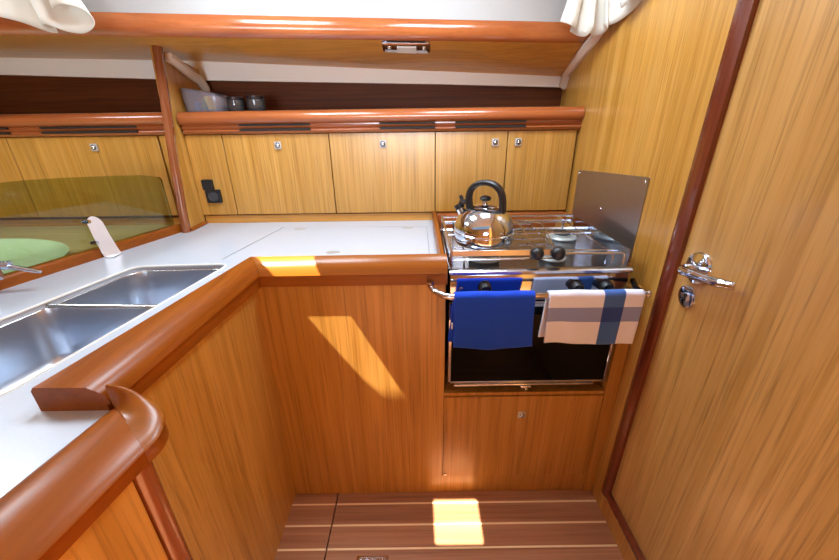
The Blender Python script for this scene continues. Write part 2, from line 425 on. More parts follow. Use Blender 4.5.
# socket
t = thing('power_socket', (-.87,1.6,.97), 'black double power socket on the left end of the wall locker', 'socket')
bm = BM()
prism(bm, rpoly([(-.905,.972),(-.842,.972),(-.842,1.028),(-.905,1.028)], .006, 3), 'y', 1.590, 1.5995)
obj('socket_plate', bm, black, t)
bm = BM(); prism(bm, rpoly([(-.909,1.028),(-.866,1.028),(-.866,1.07),(-.909,1.07)], .005, 3), 'y', 1.586, 1.5995); obj('hinged_cover', bm, black, t)
bm = BM(); lathe(bm, [(.018,-.001),(.0195,-.003),(.021,-.001),(.021,0),(.018,0)], (-.873,1.5895,1.0), 24, 'y'); obj('socket_ring', bm, plain('dark_grey_plastic',(60,62,68),.35), t)
bm = BM()
for dz in (-.006,.006): lathe(bm, [(0,-.0008),(.0025,-.0008),(.0025,0),(0,0)], (-.873,1.5895,1.0+dz), 10, 'y')
obj('contacts', bm, chrome, t, label='two small bright contacts')

# ------------------------------------------------------------------ deck-panel lamp
t = thing('berth_lamp', (-.033,1.60,1.51), 'chrome reading lamp set in the sloping panel under the deck', 'lamp')
def on_panel(x, v, drop):    # v from the beam towards the hull
    y0 = BEAM(x)+.005; y = y0+v; z = 1.553+(back_z(x)-1.553)*(y-y0)/(1.84-y0)
    return (x, y, z-drop)
bm = BM()
xl, xr = -.123, .052
def lampsec(x, e): return [on_panel(x, .004+e, -.002), on_panel(x, .004+e, .006), on_panel(x, .014+e, .013), on_panel(x, .075-e, .016), on_panel(x, .090-e, .006), on_panel(x, .090-e, -.002)]
loft(bm, [lampsec(xl, .012), lampsec(xl+.015, .002), lampsec(xr-.015, .002), lampsec(xr, .012)])
obj('housing', bm, chrome, t)
bm = BM(); loft(bm, [[on_panel(x, .024, .012), on_panel(x, .024, .018), on_panel(x, .068, .019), on_panel(x, .068, .012)] for x in (-.07, .0)])
obj('lens', bm, plain('frosted_lens', (225,225,220), .4), t, label='frosted pale lens')
for x in (-.098, .028):
    bm = BM(); lathe(bm, [(0,-.005),(.006,-.005),(.009,-.001),(.009,.003),(0,.003)], on_panel(x, .033, .014), 18); obj('switch', bm, steel_s, t)
bm = BM(); loft(bm, [[on_panel(x, .0, .002), on_panel(x, .0, .008), on_panel(x, .010, .008), on_panel(x, .010, .002)] for x in (-.105, .035)])
obj('bezel_gap', bm, dark, t)

# ------------------------------------------------------------------ things on the shelf
SZ = 1.3285
t = thing('plastic_tub', (-.85,1.70,SZ), 'translucent frosted plastic tub on the shelf beside the divider', 'tub')
bm = BM()
TB = rpoly([(-.936,1.636),(-.800,1.636),(-.775,1.68),(-.775,1.79),(-.936,1.79)], .035)
TT = rpoly([(-.9395,1.630),(-.790,1.630),(-.760,1.68),(-.760,1.80),(-.9395,1.80)], .035)
rows = []
for k in range(0, 9):
    f = k/8; row = []
    for (xa, ya), (xb, yb) in zip(TB, TT):
        e = math.sin(f*PI/2); x = xa+(xb-xa)*e; u = max(0, (x+.90)/.15)
        row.append((x, ya+(yb-ya)*e, SZ+.001+(.082-.050*min(1.1, u)**2)*f))
    rows.append(row)
loft(bm, rows, True, False); bm.verts.ensure_lookup_table(); bm.faces.new([v for v in bm.verts][:len(rows[0])])
o = obj('tub_body', bm, tub_m, t, solid=.002)
bm = BM(); tube(bm, rows[-1], .0028, 6, loop=True); obj('rim', bm, tub_m, t)
for (nm, lab, cx, cy, ang, hh, col) in (('sponge','green scouring sponge inside the plastic tub, left one',-.880,1.71,.3,.046,(60,140,90)),
        ('sponge','yellow sponge standing inside the plastic tub',-.857,1.70,-.35,.052,(236,226,70)),
        ('sponge','small blue cloth folded low inside the plastic tub',-.905,1.70,.0,.03,(70,120,190))):
    bm = BM(); box(bm, (-.008,-.02,0), (.008,.02,hh), .003)
    bmesh.ops.rotate(bm, verts=bm.verts, cent=(0,0,hh/2), matrix=Matrix.Rotation(ang*.6, 3, 'Y')); bmesh.ops.translate(bm, verts=bm.verts, vec=(cx,cy,SZ+.009))
    o = obj(nm, bm, plain('sponge_%d' % col[0], col, .9, bump=.3, bscale=300)); tag(o, lab, 'sponge' if 'sponge' in lab else 'cloth')
o.name = 'folded_cloth'
def tumbler(x, y, r, h, label, filled):
    t = thing('glass_jar', (x,y,SZ), label, 'jar', 'small jars on the shelf')
    bm = BM(); lathe(bm, [(0,0),(r*.86,0),(r*.92,.004),(r,.012),(r,h*.72),(r*.86,h*.82),(r*.86,h*.84),(r*.8,h*.84),(r*.93,h*.7),(r*.93,.012),(r*.8,.006),(0,.006)], (x,y,SZ+.0006), 28)
    obj('jar_body', bm, glass_m, t)
    bm = BM(); lathe(bm, [(0,.006),(r*.85,.006),(r*.92,.012),(r*.92,h*filled),(0,h*filled)], (x,y,SZ+.0006), 28)
    obj('contents', bm, plain('seasoning', (48,30,22) if filled < .5 else (40,26,20), .8, bump=.6, bscale=400), t)
    bm = BM()
    lathe(bm, [(0,h*.78),(r*.95,h*.78),(r*1.0,h*.80),(r*1.0,h*.98),(r*.95,h),(0,h)], (x,y,SZ+.0006), 28)
    obj('lid', bm, plain('dark_jar_lid', (44,34,36), .35, .4), t, label='dark lid')
tumbler(-.735,1.66,.033,.054,'small dark glass jar on the shelf next to the plastic tub',.45)
tumbler(-.655,1.665,.035,.058,'small dark glass jar on the shelf, right of the other jar',.4)

# ------------------------------------------------------------------ worktop and fiddles
CZ = .880
root = thing('worktop', (-.6,1.2,CZ-.02), 'white L-shaped galley worktop with cherry wood fiddle along its edges', 'worktop')
inner = [(-.480,.96),(-.500,.85),(-.545,.60),(-.590,.445)]
outer_poly = [(-.944,1.6085),(.060,1.6085),(.060,.985),(-.477,.985),(-.580,.46),(-.476,.447),(-.498,.30),(-.573,-.2),(-1.44,-.2),(-1.135,.90),(-.962,1.50)]
def holeloop(pts, r): return rpoly(pts, r, 6)
HOLE = holeloop([(-.596,1.090),(-.885,1.078),(-1.005,.560),(-.690,.472)], .035)
def plate_with_hole(bm, outer, hole, z, t):
    vo = [bm.verts.new((x,y,z)) for x, y in outer]; vh = [bm.verts.new((x,y,z)) for x, y in hole]
    es = [bm.edges.new((vo[i], vo[(i+1) % len(vo)])) for i in range(len(vo))] + [bm.edges.new((vh[i], vh[(i+1) % len(vh)])) for i in range(len(vh))]
    bmesh.ops.triangle_fill(bm, edges=es, use_beauty=True)
    lo = [bm.verts.new((x,y,z-t)) for x, y in hole]
    for i in range(len(vh)): bm.faces.new((vh[i], vh[(i+1) % len(vh)], lo[(i+1) % len(vh)], lo[i]))
    lo = [bm.verts.new((x,y,z-t)) for x, y in outer]
    for i in range(len(vo)): bm.faces.new((vo[i], vo[(i+1) % len(vo)], lo[(i+1) % len(vo)], lo[i]))
bm = BM(); plate_with_hole(bm, outer_poly, HOLE, CZ, .016)
obj('laminate_top', bm, white_lam, root, smooth=30)
bm = BM(); tube(bm, [(x,y,CZ-.001) for x, y in HOLE], .0035, 8, loop=True); obj('moulded_rim', bm, plain('cream_rim', (226,222,214), .35), root, label='cream moulded rim round the sink cut-out')
# ice box lids: seams as narrow grooves + lid plates
for (pts, lb) in (((( -.600,1.02),(.030,1.02),(.033,1.50),(-.565,1.52)), 'white ice box lid'),):
    bm = BM(); prism(bm, pts, 'z', CZ-.004, CZ+.0008); ib = obj('icebox_lid', bm, white_lam, root, label=lb)
bm = BM(); tube(bm, [(-.640,1.13,CZ+.0006),(-.571,1.52,CZ+.0006)], .0012, 6); tube(bm, [(.034,1.0,CZ+.0006),(.0335,1.50,CZ+.0006)], .0012, 6); tube(bm, [(-.571,1.52,CZ+.0004),(.0335,1.502,CZ+.0004)], .0006, 6)
obj('lid_seam', bm, plain('seam_grey', (150,152,156), .6), root)
for x, y in ((-.492,1.49),(-.046,1.487),(-.292,1.185)):
    bm = BM(); lathe(bm, [(0,.001),(.006,.001),(.008,.0018),(.02,.002),(.024,.0012),(.0245,0),(0,0)], (x,y,CZ+.0008), 24, 'z', 1, .62); lp = obj('lift_ring', bm, latch_m, ib, label='small oval chrome finger pull')
# fiddle of the back run + sink run as one mitred run
A = [(-.590,.866),(-.590,.918),(-.585,.925),(-.505,.924),(-.482,.910),(-.477,.893),(-.484,.890),(-.484,.862),(-.515,.862)]
Bf = [(-.484,.866),(-.484,.930),(-.477,.938),(-.460,.932),(-.447,.914),(-.442,.896),(-.447,.892),(-.447,.862),(-.468,.862)]
Cf = [(.992,.866),(.992,.933),(.985,.941),(.966,.937),(.949,.920),(.942,.897),(.947,.893),(.947,.862),(.968,.862)]
s0 = [(x,.448,z) for x, z in A]
s1 = [(Bf[i][0], Cf[i][0], (Bf[i][1]+Cf[i][1])/2) for i in range(9)]
s2 = [(.078, Cf[i][0], Cf[i][1]) for i in range(9)]
bm = BM(); loft(bm, [s0, s1]); obj('sink_fiddle', bm, cherry_y, root, label='wide cherry fiddle along the sink side')
bm = BM(); loft(bm, [[(x+.0006,y,z) for x,y,z in s1], s2]); obj('front_fiddle', bm, cherry_fid, root, label='cherry fiddle along the front of the back run')
bm = BM(); prism(bm, [(.060,.866),(.060,.918),(.064,.924),(.074,.924),(.078,.918),(.078,.866)], 'y', .985, 1.60)
obj('end_fiddle', bm, cherry_y, root, label='cherry strip beside the cooker')
# near run trim, lower and broad, with a rounded corner
def nsec(I, O, zi, zo=.880):
    I = Vector(I); O = Vector(O); q = []
    for t, z in ((0,.862),(0,zi-.003),(.04,zi+.002),(.12,zi+.005),(.35,zi*.75+zo*.25+.009),(.62,zi*.4+zo*.6+.010),(.84,zo+.007),(.96,zo+.003),(1.0,zo-.002),(.955,zo-.006),(.955,.852),(.7,.850)):
        p = I.lerp(O, t); q.append((p.x, p.y, z))
    return q
IN = (-.474,.447)
bm = BM(); loft(bm, [nsec((-.570,-.20), (-.457,-.20), .888), nsec((-.498,.28), (-.389,.28), .888), nsec(IN, (-.377,.370), .888)])
obj('near_fiddle', bm, cherry_y, root, label='low broad cherry edge of the near run')
secs = []
OUT = smooth_path([(-.3768,.3702,0),(-.373,.392,0),(-.378,.418,0),(-.392,.438,0),(-.412,.452,0),(-.436,.460,0),(-.462,.464,0),(-.481,.466,0)], 3)
for k, p in enumerate(OUT):
    f = k/(len(OUT)-1); g = f*f*(3-2*f)
    secs.append(nsec(IN, (p.x, p.y), .888+.034*min(1, 1.6*g), .880+.022*g))
bm = BM(); loft(bm, secs); obj('corner_block', bm, cherry_fid, root, smooth=75, label='rounded cherry corner piece')
# sill along the glass
def SX(y, off=0): return -.96-off-(1.5-y)*.29
bm = BM()
loft(bm, [[(SX(y),y,.876),(SX(y),y,.907),(SX(y,.004),y,.911),(SX(y,.032),y,.911),(SX(y,.036),y,.907),(SX(y,.036),y,.876)] for y in (1.475,-.2)])
obj('back_sill', bm, cherry_y, root, label='cherry sill along the foot of the green acrylic')

# ------------------------------------------------------------------ sink
root = thing('double_sink', (-.8,.8,.70), 'stainless steel double-bowl sink sunk in the white worktop', 'sink')
def bowl(top, depth, r):
    bm = BM(); c = Vector((sum(p[0] for p in top)/4, sum(p[1] for p in top)/4))
    rows = []
    prof = [(1.0,0),(.985,.012),(.955,depth*.5),(.93,depth*.82),(.90,depth*.94),(.82,depth),(.10,depth+.004)]
    for s, d in prof:
        rows.append([(x,y,CZ-.012-d) for x, y in rpoly([tuple(c+(Vector(p)-c)*s) for p in top], r*(1 if s > .5 else .3), 7)])
    loft(bm, rows, True, False)
    bm.verts.ensure_lookup_table(); n = len(rows[0]); bm.faces.new(bm.verts[-n:])
    return bm
def drain(x, y, z, parent):
    bm = BM(); lathe(bm, [(0,-.002),(.018,-.002),(.022,.002),(.034,.003),(.036,0),(0,0)], (x,y,z), 28); obj('drain', bm, chrome, parent)
b1 = obj('far_bowl', bowl([(-.598,1.086),(-.885,1.074),(-.944,.842),(-.634,.826)], .15, .05), steel_b, root, smooth=60)
drain(-.78,.95,CZ-.163,b1)
b2 = obj('near_bowl', bowl([(-.637,.814),(-.948,.830),(-1.003,.562),(-.692,.476)], .15, .05), steel_b, root, smooth=60)
drain(-.83,.66,CZ-.163,b2)
bm = BM()
tube(bm, [(-.636,.820,CZ-.012),(-.80,.828,CZ-.012),(-.946,.836,CZ-.012)], .0065, 10)
obj('divider', bm, steel_s, root, label='bright steel ridge between the two bowls')
bm = BM(); 
ho = [(x,y,CZ-.0145) for x, y in rpoly([(-.590,1.098),(-.892,1.085),(-1.013,.552),(-.684,.464)], .035, 6)]
hi = [(x,y,CZ-.0145) for x, y in rpoly([(-.603,1.082),(-.880,1.070),(-.997,.567),(-.696,.481)], .05, 6)]
loft(bm, [ho, hi], True, False); obj('flange', bm, steel_s, root, solid=.001)
# tap
root = thing('mixer_tap', (-1.13,.93,.911), 'chrome mixer tap at the left edge of the photo, beside the sink', 'tap')
bx, by = -1.118, .865
bm = BM(); lathe(bm, [(0,0),(.020,0),(.021,.006),(.017,.012),(.016,.045),(.014,.052),(0,.054)], (bx,by,CZ), 28); tube(bm, [(bx-.03,by-.01,.936),(bx+.035,by+.022,.934)], .0135, 16); obj('body', bm, chrome, root)
bm = BM(); tube(bm, smooth_path([(bx,by,.930),(bx+.0,by-.05,.935),(bx+.01,by-.10,.938),(bx+.03,by-.15,.925)]), .010, 14); obj('spout', bm, chrome, root)
bm = BM(); tube(bm, [(bx-.02,by+.02,.958),(bx+.045,by+.045,.952)], .012, 14); tube(bm, [(bx+.04,by+.043,.950),(bx+.09,by+.050,.934),(bx+.108,by+.052,.929)], [.007,.006,.004], 10)
obj('lever', bm, chrome, root, label='chrome lever of the tap')
bm = BM(); lathe(bm, [(0,0),(.014,0),(.015,.004),(.010,.010),(0,.012)], (-.992,.72,CZ), 20); o = obj('plug_knob', bm, chrome); tag(o, 'small round chrome knob on the worktop behind the near bowl', 'knob')

# ------------------------------------------------------------------ green acrylic screen and its metal clip
bm = BM()
top = [(1.512,1.080),(1.506,1.096),(1.485,1.104),(1.39,1.117),(1.26,1.131),(1.15,1.141),(1.06,1.147),(.9,1.150),(.6,1.135),(.3,1.10),(-.1,1.05)]
top = [(1.466,1.090),(1.458,1.100)]+[q for q in top if q[0] < 1.45]
def gsec(o): return [(SX(y,o),y,z) for y, z in top]+[(SX(-.1,o),-.1,.9112),(SX(1.466,o),1.466,.9112)]
loft(bm, [gsec(.018), gsec(.024)]); o = obj('acrylic_screen', bm, green_ac); tag(o, 'smoky green acrylic splash screen standing on the cherry sill behind the sink', 'screen')
root = thing('screen_clip', (-1.045,1.18,CZ), 'bent brushed metal clip holding the green acrylic screen', 'clip')
bm = BM()
pathc = [(-1.025,.8805),(-1.030,.883),(-1.0355,.90),(-1.038,.915),(-1.046,.955),(-1.050,.985),(-1.056,1.012)]
ws = [.021,.021,.021,.020,.019,.018,.008]
secs = []
for (x, z), w in zip(pathc[:-1], ws): secs.append([(x-.004-w*.62,1.184-w*.95,z),(x-.004+w*.62,1.184+w*.95,z),(x-.0065+w*.62,1.186+w*.95,z-.0005),(x-.0065-w*.62,1.186-w*.95,z-.0005)])
for k in range(1, 7):
    a = k/6*PI/2; x = -1.050-.006*math.sin(a); z = .985+.030*math.sin(a); w = .018*max(.12, math.cos(a))
    secs.append([(x-.004-w*.62,1.184-w*.95,z),(x-.004+w*.62,1.184+w*.95,z),(x-.0065+w*.62,1.186+w*.95,z-.0005),(x-.0065-w*.62,1.186-w*.95,z-.0005)])
loft(bm, secs); obj('strap', bm, plain('brushed_clip', (226,220,222), .34, .35), root, solid=0)
bm = BM(); box(bm, (-1.044,1.160,CZ+.0005), (-1.018,1.206,CZ+.0035), .001); obj('foot', bm, steel_s, root)
for z in (.935,1.005):
    bm = BM(); lathe(bm, [(0,.0),(.006,.0),(.006,.02),(0,.02)], (-1.065,1.155,z), 14, 'x'); obj('clamp_screw', bm, chrome, root)

# desk behind the screen, with an oval pale basin
bm = BM(); prism(bm, [(-2.48,1.624),(-.966,1.624),(SX(1.47,.037),1.47),(SX(-.2,.037),-.2),(-2.48,-.2)], 'z', .845, .872)
o = obj('side_counter', bm, wood('pale_teak_counter', (196,172,126), (176,150,104), (130,104,66), 'x', 60)); tag(o, 'teak counter beyond the green acrylic screen', 'counter')
bm = BM(); lathe(bm, [(0,.030),(.88,.030),(.93,.034),(1.0,.030),(.985,.020),(.86,.0),(0,.0)], (-1.455,1.12,.872), 56, 'z', .325, .205)
bmesh.ops.rotate(bm, verts=bm.verts, cent=(-1.455,1.12,.87), matrix=Matrix.Rotation(-.22, 3, 'Z'))
o = obj('oval_tray', bm, soap_w); tag(o, 'pale oval tray seen through the green acrylic screen', 'tray')

# ------------------------------------------------------------------ base cabinets
root = thing('sink_cabinet', (-.8,.6,0), 'teak sink cabinet, its long upright side running away to the corner', 'cabinet')
bm = BM()
loft(bm, [[(-.478,.962,.0),(-.478,.30,.0),(-.52,.30,.0),(-.52,.985,0)], [(-.462,.985,.866),(-.500,.43,.866),(-.54,.43,.866),(-.54,.985,.866)]])
obj('side_panel', bm, teak, root)
root = thing('near_cabinet', (-.55,.1,0), 'teak cabinet end under the near edge, with a cherry corner post', 'cabinet')
def nx(y): return -.392-.197*(.352-y)
bm = BM(); loft(bm, [[(nx(.352),.352,z),(nx(-.2),-.2,z),(nx(-.2)-.02,-.2,z),(nx(.352)-.02,.352,z)] for z in (.02,.852)]); obj('front_panel', bm, teak, root)
bm = BM(); loft(bm, [rp for rp in [[(x,y,z) for x, y in rpoly([(-.387,.357),(-.382,.380),(-.400,.398),(-.430,.398),(-.430,.357)], .012, 3)] for z in (0,.851)]]); obj('corner_post', bm, cherry_z, root, label='cherry corner post')
bm = BM(); box(bm, (-.50,.386,.0), (-.43,.398,.851)); obj('return_panel', bm, teak, root)

root = thing('galley_cabinet', (.1,1.25,0), 'teak galley base cabinet under the ice box and around the cooker', 'cabinet')
FY = .960
bm = BM(); box(bm, (-.49,FY,0), (.072,FY+.018,.867)); obj('front_panel', bm, teak, root)
bm = BM(); box(bm, (.072,FY+.002,0), (.64,FY+.016,.085)); box(bm, (.0722,FY+.002,.085), (.0745,FY+.018,.86))
obj('kick_panel', bm, teak, root)
bm = BM(); box(bm, (.601,FY-.004,0), (.640,FY+.02,.84)); obj('side_stile', bm, teak, root)
bm = BM(); box(bm, (.074,FY+.004,.452), (.600,1.45,.464)); box(bm, (.0745,FY+.02,.0), (.0765,1.58,.862)); box(bm, (.603,FY+.02,.0), (.608,1.585,.90)); box(bm, (.077,1.46,.0), (.60,1.47,.86))
obj('cooker_recess', bm, teak, root, label='teak lining of the cooker recess')
bm = BM(); box(bm, (.0755,FY-.002,.089), (.5995,FY+.016,.450), .001, 1); dr = obj('drop_door', bm, teak, root)
bm = BM(); box(bm, (.324,FY-.006,.362), (.350,FY-.002,.388), .002); la = obj('latch', bm, latch_m, dr, label='small square chrome push latch')
bm = BM(); lathe(bm, [(0,-.006),(.006,-.006),(.009,-.003),(.010,0),(0,0)], (.337,FY-.006,.375), 20, 'y'); obj('button', bm, chrome, la)
bm = BM(); box(bm, (.079,FY-.005,.093), (.089,FY-.0021,.099), .001); obj('hinge', bm, steel_s, dr)
bm = BM(); box(bm, (.079,1.585,.80), (wx(.85)-.002,1.605,.9115), .004); o = obj('backsplash_rail', bm, cherry_x, root, label='cherry back rail behind the cooker')
# printed pictograms
bm = BM()
def line(bm, pts, r=.0011): tube(bm, [(x,1.5842,z) for x, z in pts], r, 5)
line(bm, [(.603,.848),(.603,.836),(.625,.836),(.625,.848)]); line(bm, [(.596,.848),(.606,.848)])
line(bm, [(.618,.848),(.630,.848)])
obj('pan_sign', bm, white_pr, root, label='small white printed pan pictogram')
bm = BM(); line(bm, [(.640,.834),(.6495,.852),(.6375-.0,.852-.0)] and [(.632,.834),(.650,.834),(.641,.851),(.632,.834)]); line(bm, [(.641,.838),(.641,.844)], .0016)
obj('warning_sign', bm, white_pr, root, label='small white printed warning triangle')

# ------------------------------------------------------------------ cooker
root = thing('gas_cooker', (.34,1.18,.49), 'stainless steel gimballed gas cooker with oven in the galley recess', 'cooker')
X0, X1 = .086, .588
bm = BM(); box(bm, (X0+.004,.975,.505), (X1-.004,1.39,.888)); obj('body', bm, plain('cooker_body',(70,66,64),.35,.8), root)
bm = BM()
box(bm, (X0,.950,.808), (X1,.975,.890), .003); cp = obj('control_panel', bm, steel_m, root, label='mirror-polished steel control panel')
for x, r, nm in ((.184,.017,'k'),(.441,.018,'k'),(.523,.018,'k')):
    bm = BM(); lathe(bm, [(0,-.026),(r*.8,-.026),(r*.95,-.022),(r,-.004),(r*1.15,0),(0,0)], (x,.950,.851), 28, 'y'); box(bm, (x-.0035,.918,.851-r*.9), (x+.0035,.926,.851+r*.9), .001)
    obj('knob', bm, black, cp, label='black control knob')
bm = BM(); lathe(bm, [(0,-.006),(.005,-.006),(.006,-.001),(.006,0),(0,0)], (.118,.950,.846), 14, 'y'); obj('igniter_button', bm, steel_s, cp)
bm = BM(); lathe(bm, [(0,0),(.012,0)], (0,0,0), 4); bm.free()
# hob tray with rolled front
bm = BM(); prism(bm, [(.948,.889),(.944,.893),(.944,.900),(.950,.904),(.962,.905),(.975,.898),(1.37,.898),(1.375,.904),(1.385,.904),(1.388,.889)], 'x', X0-.002, X1+.002)
ht = obj('hob_tray', bm, plain('hob_steel', (176,176,182), .2, 1), root, label='polished hob tray')
fr = obj('hob_fiddle', (lambda bm: (box(bm, (X0,.972,.936), (.375,.9745,.953), .0008, 1), tube(bm, [(X0+.002,.976,.926),(.40,.976,.926)], .0028, 8),
    tube(bm, [(.37,.974,.940),(.555,.970,.940)], .0035, 8),
    tube(bm, smooth_path([(.545,.970,.940),(.566,.969,.940),(.572,.969,.935),(.572,.969,.905)]), .003, 8),
    tube(bm, smooth_path([(.53,.985,.940),(.545,.985,.940),(.549,.985,.935),(.549,.985,.905)]), .0025, 8),
    tube(bm, [(X0+.004,.973,.905),(X0+.004,.973,.955)], .004, 8),
    tube(bm, [(X0+.004,.973,.950),(X0+.004,1.375,.950)], .004, 8),
    tube(bm, [(X0+.004,1.375,.950),(X1-.004,1.375,.950)], .004, 8),
    tube(bm, [(X0+.004,1.375,.925),(X1-.004,1.375,.925)], .003, 8),
    tube(bm, [(X0+.004,1.375,.905),(X0+.004,1.375,.955)], .004, 8), bm)[-1])(BM()), steel_s, root, label='raised polished fiddle rail round the hob')
bm = BM(); box(bm, (X0-.001,.975,.905), (X0+.0012,1.375,.926)); obj('side_wall', bm, steel_m, root)
bm = BM(); prism(bm, [(.976,.892),(.976,.944),(.980,.948),(1.36,.948),(1.375,.940),(1.375,.892)], 'x', X1+.002, X1+.0045); obj('side_wall', bm, steel_m, root, label='tall polished side wall on the right of the hob')
# grille
bm = BM()
for y in (1.0,1.06,1.12,1.18,1.24,1.30,1.35): tube(bm, [(X0+.006,y,.9395),(X1-.02,y,.9395)] if y in (1.0,1.18,1.35) else [(.30,y,.9395),(.40,y,.9395)], .0028, 7)
for x in (.13,.26,.40,.54): tube(bm, [(x,1.0,.9395),(x,1.35,.9395)], .0026, 7)
for x in (.13,.54):
    for y in (1.0,1.35): tube(bm, [(x,y,.898),(x,y,.9395)], .0026, 7)
obj('pan_grille', bm, steel_m, root, label='wire pan grille')
def burner(x, y, r):
    bm = BM(); lathe(bm, [(0,0),(r*1.35,0),(r*1.45,.005),(r*1.3,.010),(r*1.0,.010),(r*.95,.015),(0,.015)], (x,y,.898), 36); bo = obj('burner', bm, alu, root)
    bm = BM(); lathe(bm, [(0,.0152),(r*.8,.0152),(r*.82,.018),(r*.7,.021),(0,.022)], (x,y,.898), 36); obj('burner_cap', bm, burner_m, bo, label='dark burner cap')
burner(.197,1.055,.034); burner(.402,1.050,.028); burner(.505,1.26,.036)
for bx, pth in ((.328,[(.315,1.33,.944),(.337,1.24,.958),(.340,1.16,.957),(.330,1.07,.952),(.328,.985,.946)]), (.386,[(.385,1.33,.944),(.412,1.24,.958),(.414,1.18,.957),(.398,1.08,.952),(.387,.985,.946)])):
    bm = BM(); tube(bm, smooth_path(pth), .0025, 8); pc = obj('pan_clamp', bm, steel_s, root, label='curved steel pan clamp')
    bm = BM(); bmesh.ops.create_uvsphere(bm, u_segments=24, v_segments=16, radius=.0185 if bx < .35 else .0200)
    bmesh.ops.translate(bm, verts=bm.verts, vec=(bx,.968,.943)); lathe(bm, [(.004,.012),(.009,.016),(.007,.022),(.003,.024)], (bx,.968,.943), 16, 'y'); obj('ball_knob', bm, black, pc, label='black ball knob')
# oven
bm = BM()
for lo, hi in (((X0,.952,.512),(X0+.009,.975,.802)), ((X1-.006,.952,.512),(X1+.002,.975,.802)), ((X0,.952,.512),(X1,.975,.519)), ((X0,.952,.794),(X1,.975,.802))): box(bm, lo, hi, .001, 1)
od = obj('oven_door', bm, rope, root, label='thin steel frame of the oven door')
bm = BM(); box(bm, (X0+.009,.955,.519), (X1-.006,.972,.794)); gl = obj('door_glass', bm, blackglass, od, label='black oven door glass')
bm = BM(); box(bm, (.10,.948,.787), (.555,.952,.797), .001, 1); obj('door_handle', bm, steel_s, od, label='flat steel oven handle strip')
bm = BM(); box(bm, (.105,.946,.505), (.55,.958,.5115), .002); obj('drip_edge', bm, rope, root)
bm = BM(); box(bm, (.318,.944,.494), (.352,.952,.504), .002); box(bm, (.333,.942,.487), (.340,.950,.496), .001); obj('door_catch', bm, steel_s, root)

# splash plate on the right bulkhead
root = thing('splash_plate', (.65,1.3,.86), 'dull steel heat plate screwed to the bulkhead right of the cooker', 'plate')
bm = BM(); prism(bm, rpoly([(1.058,.862),(1.538,.888),(1.538,1.096),(1.058,1.132)], .006, 3), 'x', .6470, .6495)
sp = obj('plate', bm, plate_m, root)
for y, z in ((1.072,1.118),(1.072,.876),(1.526,1.084),(1.526,.902),(1.30,.99)):
    bm = BM(); lathe(bm, [(0,-.0015),(.003,-.0012),(.004,0),(0,0)], (.6470,y,z), 12, 'x'); obj('screw', bm, chrome, root)

# ------------------------------------------------------------------ towel rail
RY, RZ = .878, .858
root = thing('towel_rail', (.32,.92,.85), 'polished steel grab rail curving out in front of the cooker', 'rail')
bm = BM(); tube(bm, smooth_path([(.030,.958,.868),(.030,.935,.868),(.033,.912,.867),(.046,.890,.865),(.070,RY+.001,RZ+.001),(.10,RY,RZ)],5)+[(x,RY,RZ) for x in (.2,.3,.4,.5,.57,.602)], .0085, 14)
obj('bar', bm, rope, root)
bm = BM(); lathe(bm, [(0,-.012),(.012,-.012),(.016,-.006),(.018,0),(0,0)], (.030,.960,.868), 24, 'y'); lathe(bm, [(0,-.016),(.009,-.014),(.011,-.006),(.0112,.0),(0,.0)], (.030,.932,.878), 20, 'z'); obj('end_flange', bm, chrome, root)
bm = BM(); tube(bm, [(.592,RY+.004,RZ),(.592,.915,RZ+.001),(.604,.955,RZ+.006)], .0075, 12); obj('return_arm', bm, plain('dark_arm',(50,46,46),.2,.9), root, label='dark return arm')
bm = BM(); lathe(bm, [(0,-.004),(.009,-.004),(.010,0),(0,0)], (.604,RY,RZ), 20, 'x'); lathe(bm, [(0,.0),(.010,.0),(.009,.004),(0,.004)], (.604,RY,RZ), 20, 'x'); obj('end_cap', bm, rope, root)

# ------------------------------------------------------------------ towels
def towel(name, x0, x1, zf, zb, m, label, xb0=None, xb1=None, skew=0, amp=.0025, seed=1, thick=.004, wob=0.0):
    rnd = random.Random(seed); ph = [rnd.uniform(0, 6) for _ in range(4)]
    r = .0085+thick/2+.0008
    NU, NF, NB = 44, 26, 20
    path = []                      # (y offset, z, v, front?)
    for i in range(NF+1):
        f = i/NF; z = zf+(RZ-zf)*f; path.append((-r, z, 1-.72*f if True else 0, 1-f))
    for k in range(1, 8):
        a = PI-PI*k/8; path.append((math.cos(a)*r, RZ+math.sin(a)*r, .28-.05*k/8, 0))
    for i in range(NB+1):
        f = i/NB; path.append((r, RZ-(RZ-zb)*f, .0, -f))
    bm = BM(); uvl = bm.loops.layers.uv.new('UVMap'); V = []; UV = {}
    for (dy, z, v, h) in path:
        row = []
        for i in range(NU+1):
            u = i/NU
            a0_, a1_ = x0, x1
            if h < 0 and xb0 is not None: a0_, a1_ = x0+(xb0-x0)*(-h), x1+(xb1-x1)*(-h)
            x = a0_+(a1_-a0_)*u
            if h > 0: x += skew*h*h*(u**2) + wob*math.sin(u*9+1)*h
            hh = abs(h)
            y = RY+dy + (amp*hh*math.sin(u*8+ph[0])+amp*.5*hh*math.sin(u*17+ph[1]))*(1 if h > 0 else .5)
            if h > 0: y -= .004*hh
            else: y += .012*hh*0
            zz = z + (.004*math.sin(u*5+ph[2])*hh if hh > .6 else .004*math.sin(u*5+ph[2])*hh*(hh/.6))
            if z > RZ: zz += .0008*math.sin(u*13+ph[3])
            p = bm.verts.new((x, y, zz)); UV[p] = (u, (RZ-z)/(RZ-zf) if h > 0 else (0 if h == 0 else (RZ-z)/(RZ-zb)+2))
            row.append(p)
        V.append(row)
    for a, b in zip(V, V[1:]):
        for i in range(NU):
            f = bm.faces.new((a[i], a[i+1], b[i+1], b[i]))
            for l in f.loops: l[uvl].uv = UV[l.vert]
    return bm, thick
def hem(bm, *a): return bm
